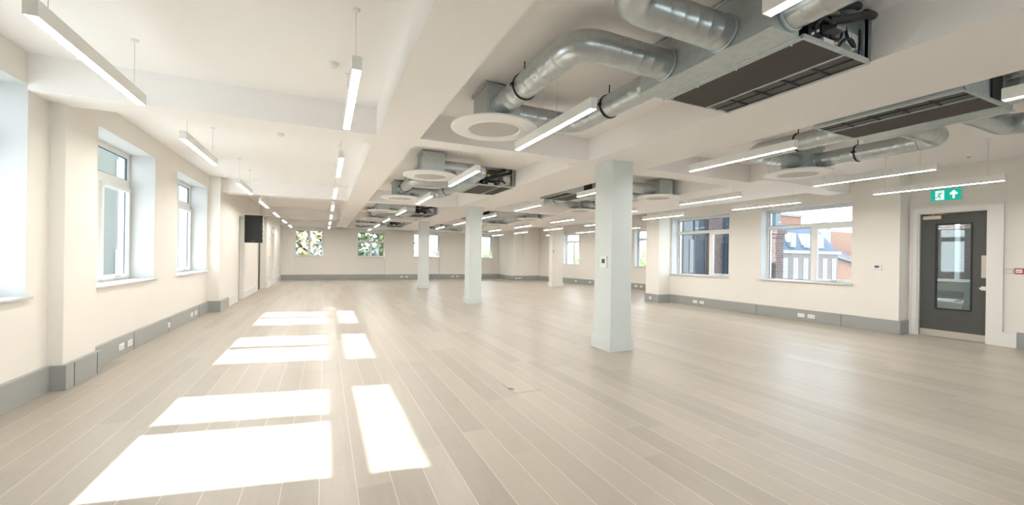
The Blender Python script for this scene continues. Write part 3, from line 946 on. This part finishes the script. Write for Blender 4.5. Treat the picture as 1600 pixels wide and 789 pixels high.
def thermostat(c, d, n, w, h, label):
    c = Vector(c); d = Vector(d); n = Vector(n)
    def tf(s, t, z): q = c + d*s + n*t; return (q.x, q.y, q.z + z)
    r = thing('thermostat', label, 'thermostat', tuple(c))
    MB().box(-w/2, w/2, 0, .02, -h/2, h/2, tf=tf).build('case', M['white'], r, bevel=0.004)
    MB().box(-w*.25, w*.25, .02, .023, -h*.08, h*.28, tf=tf).build('display', M['gasket'], r)
    return r
thermostat((3.90, 5.12, 1.34), (0, 1, 0), (-1, 0, 0), .15, .18, 'small white thermostat on the side of the nearest pillar')
thermostat((10.20, 4.47, 1.30), (0, -1, 0), (-1, 0, 0), .15, .12, 'small white thermostat on the wall left of the grey door')
def plate(name, x, y, z, w, h, label, cat, mt, mt2, inner):
    r = thing(name, label, cat, (x, y, z))
    MB().box(x - .015, x, y - w/2, y + w/2, z - h/2, z + h/2).build('back_plate', mt, r, bevel=0.003)
    mb = MB()
    for a, b, c, e in inner:
        mb.box(x - .020, x - .015, y - a*w, y - b*w, z + c*h, z + e*h)
    mb.build(*mt2, r)
    return r
plate('door_release_button', 10.55, 2.795, 1.285, .085, .085, 'small grey two-gang switch plate right of the grey door', 'switch', M['steel'], ('rocker', M['white']), [(-.38, -.05, .08, .3), (.05, .38, .08, .3), (-.38, .38, -.3, -.05)])
fa = plate('fire_alarm_call_point', 10.55, 2.69, 1.285, .10, .10, 'red framed fire alarm call point at the right edge beside the door', 'call point', M['red'], ('press_panel', M['white']), [(-.36, .36, -.28, .30)])
mb = MB()
mb.box(10.528, 10.530, 2.66, 2.72, 1.279, 1.289)
mb.build('press_mark', M['red'], fa)

# exit sign
r = thing('exit_sign', 'green emergency exit sign with running figure and upward arrow above the door', 'sign', (10.55, 3.575, 2.67))
MB().box(10.50, 10.55, 3.385, 3.775, 2.575, 2.775).build('back_box', M['white'], r, bevel=0.004)
MB().box(10.494, 10.50, 3.375, 3.785, 2.57, 2.78).build('face', M['green'], r)
XS = 10.4938
def sp(u, v): return (XS, 3.785 - u, 2.57 + v)      # u to the right as seen, v up
mb = MB()
mb.extr([sp(.065, .02), sp(.185, .02), sp(.185, .19), sp(.065, .19)], (-.0015, 0, 0))
mb.build('doorway_symbol', M['signwhite'], r)
mb = MB()
mb.extr([sp(.298, .03), sp(.328, .03), sp(.328, .115), sp(.350, .095), sp(.370, .118), sp(.313, .185), sp(.256, .118), sp(.276, .095), sp(.298, .115)], (-.0015, 0, 0))
mb.build('arrow_symbol', M['signwhite'], r)
XS2 = 10.4918
mb = MB()
def limb(a, b, w0, w1):
    a = Vector((a[0], a[1])); b = Vector((b[0], b[1])); d = (b - a).normalized(); n = Vector((-d.y, d.x))
    pts = [a + n*w0, b + n*w1, b - n*w1, a - n*w0]
    mb.extr([(XS2, 3.785 - q.x, 2.57 + q.y) for q in pts], (-.0012, 0, 0))
limb((.132, .145), (.112, .095), .013, .011)      # torso leaning
limb((.112, .097), (.135, .07), .009, .008); limb((.135, .07), (.125, .035), .008, .006)
limb((.112, .097), (.092, .065), .009, .008); limb((.092, .065), (.055, .055), .008, .006)
limb((.130, .142), (.158, .125), .007, .006); limb((.158, .125), (.172, .142), .006, .005)
limb((.128, .142), (.098, .140), .007, .006); limb((.098, .140), (.085, .115), .006, .005)
mb.extr([(XS2, 3.785 - (.145 + .012*math.cos(a*PI/6)), 2.57 + .165 + .012*math.sin(a*PI/6)) for a in range(12)], (-.0012, 0, 0))
mb.build('running_figure_symbol', M['green'], r)

# black wall mounted screen on the left wall
r = thing('wall_mounted_screen', 'black square-faced box screen bracketed off the left wall beside the white doorway', 'screen', (-2.27, 14.95, 1.72))
MB().box(-2.255, -1.77, 14.88, 14.95, 1.72, 2.57).build('screen_front', M['screen'], r, bevel=0.01)
mb = MB()
mb.extr([(-2.07, 14.879, 1.765), (-1.95, 14.879, 1.765), (-1.97, 14.879, 1.775), (-2.05, 14.879, 1.775)], (0, -.002, 0))
mb.build('badge', M['greyplastic'], r)
bk = MB().box(-2.15, -1.80, 14.95, 15.30, 1.76, 2.53).build('rear_housing', M['greyplastic'], r, bevel=0.02)
mb = MB()
for z in (1.85, 2.0, 2.15, 2.3):
    mb.box(-1.80, -1.79, 15.0, 15.25, z, z + .05)
mb.build('vent', M['white'], bk)
MB().box(-2.27, -2.15, 15.05, 15.20, 2.0, 2.25).build('bracket', M['black'], r)

# fittings on the far left door wall
for y, z, w, h, lab, nm, cat in ((19.75, 1.25, .09, .09, 'white light switch on the far left wall, above the skirting outlet', 'light_switch', 'switch'),
                           (19.75, .40, .09, .13, 'white outlet low on the far left wall before the last door', 'wall_outlet', 'socket'),
                           (19.75, 2.0, .12, .09, 'small white door intercom high on the far left wall', 'intercom', 'intercom')):
    r = thing(nm, lab, cat, (-2.10, y, z))
    MB().box(-2.10, -2.085, y - w/2, y + w/2, z - h/2, z + h/2).build('plate', M['white'], r, bevel=.003)
    MB().box(-2.085, -2.08, y - w/4, y + w/4, z - h/4, z + h/4).build('button', M['greyplastic'], r)
r = thing('emergency_light', 'small white emergency light jutting from the wall above the far left door', 'lamp', (-2.10, 20.85, 2.5))
MB().box(-2.10, -1.98, 20.65, 21.05, 2.44, 2.56).build('case', M['white'], r, bevel=.01)
MB().box(-2.09, -1.99, 20.67, 21.03, 2.43, 2.44).build('lens', M['signwhite'], r)
# sensor on the white pillar
r = thing('room_sensor', 'tiny grey sensor on the cream pillar near the far right corner', 'sensor', (9.95, 17.0, 1.68))
MB().box(9.93, 10.0, 16.98, 17.0, 1.62, 1.76).build('case', M['handle'], r, bevel=.003)
MB().box(9.945, 9.985, 16.975, 16.98, 1.69, 1.73).build('sensor_window', M['gasket'], r)

# floor access hatch
r = thing('floor_hatch', 'flush square floor box lid with a dark finger slot in the oak planks', 'floor box', (1.95, 3.95, 0))
def frame_on_floor(x0, x1, y0, y1, w, mb, z=0.0012):
    mb.box(x0, x1, y0, y0 + w, 0, z); mb.box(x0, x0 + w, y0, y1, 0, z)
mb = MB(); frame_on_floor(1.79, 2.09, 3.80, 4.12, .004, mb)
mb.build('lid_joint', mat('hatch_joint', (.20, .18, .15), .6), r)
mb = MB(); mb.extr([(1.795, 3.93, .0), (1.84, 3.90, .0), (1.84, 3.96, .0), (1.80, 3.99, .0)], (0, 0, .0015))
mb.build('finger_slot', mat('hatch_slot', (.16, .15, .13), .6), r)
# smoke detectors on the slab
for x, y, lab in ((-0.62, 7.1, 'small white smoke detector on the ceiling between the two left lamp rows'), (0.05, 4.25, 'small ceiling detector close to the nearest centre lamp')):
    mb = MB(); mb.lathe([(0.0001, -.045), (.03, -.04), (.045, -.02), (.05, 0)], (x, y, ZC), 20, smooth=True)
    tag(mb.build('smoke_detector', M['white']), lab, 'detector')
for x, y in ((6.3, 3.3), (9.9, 3.1)):
    mb = MB(); mb.lathe([(0.0001, -.02), (.02, -.015), (.028, 0)], (x, y, ZC), 16, smooth=True)
    tag(mb.build('sprinkler_rose', M['handle']), 'tiny round ceiling fixing above the right bay lamps, %s the other one' % ('left of' if x < 8 else 'right of'), 'ceiling fixing')

# ------------------------------------------------------------------ outside
smesh(MB().box(-70, 140, -30, 140, -9.3, -9.0), 'ground', M['bounce_paving'])
# brick wing that looks on to the right windows
r = thing('brick_wing', 'dark purple brick wing with dark glazing right outside the right windows', 'building', (11.0, 10.3, -9))
mb = MB()
mb.box(10.72, 11.15, 10.30, 10.44, -9, 5); mb.box(12.30, 12.98, 10.24, 10.44, -9, 5)
mb.box(11.15, 12.30, 10.30, 10.44, -9, .55); mb.box(12.98, 13.62, 10.30, 10.44, -9, .55)
mb.box(11.15, 12.30, 10.30, 10.44, 3.0, 5); mb.box(12.98, 13.62, 10.30, 10.44, 3.0, 5)
mb.box(13.62, 14.02, 8.72, 10.44, -9, 2.42)
mb.build('brick_wall', M['brick'], r)
for x0, x1 in ((11.15, 12.30), (12.98, 13.62)):
    w = MB().box(x0, x1, 10.36, 10.38, .55, 3.0).build('window', M['blueglass'], r)
    mb = MB()
    for q in (x0, (x0+x1)/2 - .03, x1 - .06): mb.box(q, q + .06, 10.33, 10.36, .55, 3.0)
    mb.box(x0, x1, 10.33, 10.36, 2.25, 2.31)
    mb.build('window_bar', M['gasket'], w)
MB().box(11.50, 11.72, 10.340, 10.355, .95, 2.1).build('pale_stripe', M['stone'], r)  # pale upright stripe in front of the dark glazing
mb = MB(); mb.box(13.56, 14.10, 8.66, 10.44, 2.30, 2.42); mb.box(13.60, 14.06, 8.70, 10.44, 2.18, 2.30)
mb.build('cornice', M['brick'], r)
mb = MB(); mb.box(13.72, 13.90, 8.8, 10.3, 2.42, 3.6)
mb.box(13.95, 14.3, 9.0, 9.6, 2.42, 3.3)
mb.build('rooftop_glazing', M['blueglass'], r)

# distant mansard building
r = thing('mansard_building', 'grey brick building with a blue slate mansard roof and dormers beyond the right window', 'building', (44, 25, -9))
YB = 25.0
MB().box(36.0, 49.3, YB, YB + 9, -9, 2.15).build('brick_wall', M['brick2'], r)
mb = MB(); mb.box(35.9, 49.5, YB - .2, YB + 9, 2.15, 2.45); mb.build('cornice', M['stone'], r)
mb = MB()
mb.poly([(36, YB, 2.45), (49.2, YB, 2.45), (49.2, YB + 9, 2.45), (36, YB + 9, 2.45), (36, YB + 1.0, 5.1), (46.9, YB + 1.0, 5.1), (46.9, YB + 8, 5.1), (36, YB + 8, 5.1)],
        [(0,1,2,3), (4,7,6,5), (0,4,5,1), (1,5,6,2), (2,6,7,3), (3,7,4,0)])
mb.build('mansard_roof', M['slate'], r)
for x in (37.6, 39.6, 41.6, 43.9, 46.2):
    dm = MB().box(x - .45, x + .45, YB - .05, YB + 1.2, 2.75, 4.15).build('dormer', M['stone'], r)
    MB().box(x - .28, x + .28, YB - .08, YB - .05, 2.9, 3.95).build('pane', M['paleglass'], dm)
for i in range(8):
    x = 37.2 + i*1.62
    w = MB().box(x - .36, x + .36, YB - .04, YB + .02, -.9, 1.7).build('window', M['paleglass'], r)
    mb = MB(); mb.box(x - .02, x + .02, YB - .06, YB - .04, -.9, 1.7); mb.box(x - .36, x + .36, YB - .06, YB - .04, .35, .42)
    mb.build('glazing_bar', M['stone'], w)
r = thing('orange_brick_building', 'pale orange brick block rising behind the blue mansard roof', 'building', (44, 38, -9))
MB().box(52.0, 65.2, 38, 46, -9, 8.0).build('brick_wall', M['orange'], r)
MB().box(51.8, 65.4, 37.8, 46.2, 8.0, 8.35).build('parapet', M['stone'], r)
mb = MB()
for i in range(4): mb.box(54 + i*2.6, 55.0 + i*2.6, 37.95, 38, 4.2, 6.0)
mb.build('window', M['paleglass'], r)
r = thing('gabled_building', 'pale orange gabled building with chimneys at the right of the window view', 'building', (58, 28, -9))
mb = MB().box(55.0, 68, 28, 36, -9, 2.2); mb.box(56.5, 70, 30, 36, 2.2, 5.2)
mb.build('brick_wall', M['orange'], r)
mb = MB()
mb.poly([(52.6, 27.4, 2.1), (60, 27.4, 0.9), (60, 31, 0.9), (52.6, 31, 2.1), (53.4, 29.2, 3.3), (59, 29.2, 2.6)], [(0,1,2,3), (0,4,5,1), (3,2,5,4), (0,3,4), (1,5,2)])
mb.build('roof', M['slate'], r)
mb = MB(); mb.box(54.6, 55.6, 29, 30, 2.2, 6.1); mb.box(54.4, 55.8, 28.8, 30.2, 5.6, 5.9)
mb.build('chimney', M['stone'], r)

# buildings beyond the left windows
r = thing('grey_rendered_building', 'grey-green rendered building seen through the left windows', 'building', (-16, 22, -9))
MB().box(-22, -13.5, 15, 52, -9, 9.0).build('wall', M['render'], r)
mb = MB(); mb.box(-22.2, -13.3, 14.8, 52.2, 9.0, 9.3); mb.build('parapet', M['stone'], r)
for i in range(8):
    y = 17 + i*4.2
    for z in (-.6, 5.8):
        w = MB().box(-13.5, -13.44, y, y + 1.5, z, z + 2.1).build('window', M['paleglass'], r)
        MB().box(-13.44, -13.41, y + .7, y + .78, z, z + 2.1).build('glazing_bar', M['frame'], w)
MB().box(-13.5, -13.3, 15.4, 24.0, 4.2, 5.4).build('brick_band', M['brick2'], r)

# trees and houses beyond the far wall
def tree(name, label, x, y, z0, h, rx, n, mt, cone=False, size=.35, mt2=None):
    r = thing(name, label, 'tree', (x, y, z0))
    mb = MB()
    mb.tube([(x, y, z0), (x + .1, y, z0 + h*.45), (x, y + .1, z0 + h*.9)], [h*.03, h*.02, h*.006], 10)
    for k in range(7):
        a = random.random()*2*PI; zz = z0 + h*(.3 + .08*k)
        mb.tube([(x, y, zz), (x + math.cos(a)*rx*.6, y + math.sin(a)*rx*.6, zz + h*.12)], [h*.01, h*.003], 6)
    mb.build('trunk', M['bark'], r)
    mb = MB(); mb2 = MB()
    rn = random.Random(hash(label) % 1000 if False else len(label)*7 + int(abs(x)))
    for _ in range(n):
        while True:
            u = [rn.uniform(-1, 1) for _ in range(3)]
            if sum(q*q for q in u) <= 1: break
        if cone:
            t = rn.random()**1.5; rr = rx*(1 - t)*math.sqrt(rn.random()); a = rn.random()*2*PI
            c = Vector((x + rr*math.cos(a), y + rr*math.sin(a), z0 + h*(.12 + .9*t)))
        else:
            c = Vector((x + u[0]*rx, y + u[1]*rx, z0 + h*.62 + u[2]*h*.42))
        d1 = Vector((rn.uniform(-1, 1), rn.uniform(-1, 1), rn.uniform(-1, 1))).normalized()
        d2 = d1.cross(Vector((rn.uniform(-1, 1), rn.uniform(-1, 1), rn.uniform(-1, 1)))).normalized()
        s = size*rn.uniform(.6, 1.3)
        (mb2 if mt2 and rn.random() < .5 else mb).poly([c - d1*s, c + d2*s*.5, c + d1*s, c - d2*s*.5], [(0, 1, 2, 3)])
    mb.build('foliage', mt, r)
    if mt2: mb2.build('foliage', mt2, r)
tree('leafy_tree', 'yellow-green leafy tree filling the first window of the far wall', -2.6, 34, -9, 16, 3.6, 2600, M['leafyellow'], mt2=M['leafdark'], size=.26)
tree('leafy_tree', 'dark green leafy tree behind the second window of the far wall', 4.4, 37, -9, 17.0, 3.3, 2000, M['leafgreen'], mt2=M['leafdark'], size=.28)
tree('conifer_tree', 'blue-green conifer in the window between the two distant pillars', 12.2, 44, -9, 13.6, 3.0, 2600, M['leafteal'], cone=True)
tree('leafy_tree', 'pale green tree low in the window beside the middle pillar', 20.5, 50, -9, 11.3, 5.5, 1500, M['leafpale'], size=.5)
tree('leafy_tree', 'pale green tree seen through the far right windows left of the nearest pillar', 33, 42, -9, 13.0, 5, 1500, M['leafpale'], size=.5)
tree('leafy_tree', 'pale green tree low in the far right window, right of the nearest pillar', 54, 62, -9, 12.5, 7, 1500, M['leafpale'], size=.5)
r = thing('pale_house', 'pale blue-white house with tall windows behind the second far window', 'building', (8, 52, -9))
MB().box(3.0, 9.4, 52, 60, -9, 2.4).build('wall', mat('pale_blue_render', (.34, .42, .50), .8), r)
mb = MB()
mb.poly([(2.6, 51.6, 2.4), (9.8, 51.6, 2.4), (9.8, 60.4, 2.4), (2.6, 60.4, 2.4), (4, 56, 4.4), (8.4, 56, 4.4)], [(0,3,2,1), (0,1,5,4), (1,2,5), (2,3,4,5), (3,0,4)])
mb.build('roof', M['stone'], r)
for i in range(4):
    MB().box(3.7 + i*1.5, 4.4 + i*1.5, 51.95, 52, -.8, 1.6).build('window', M['slate'], r)
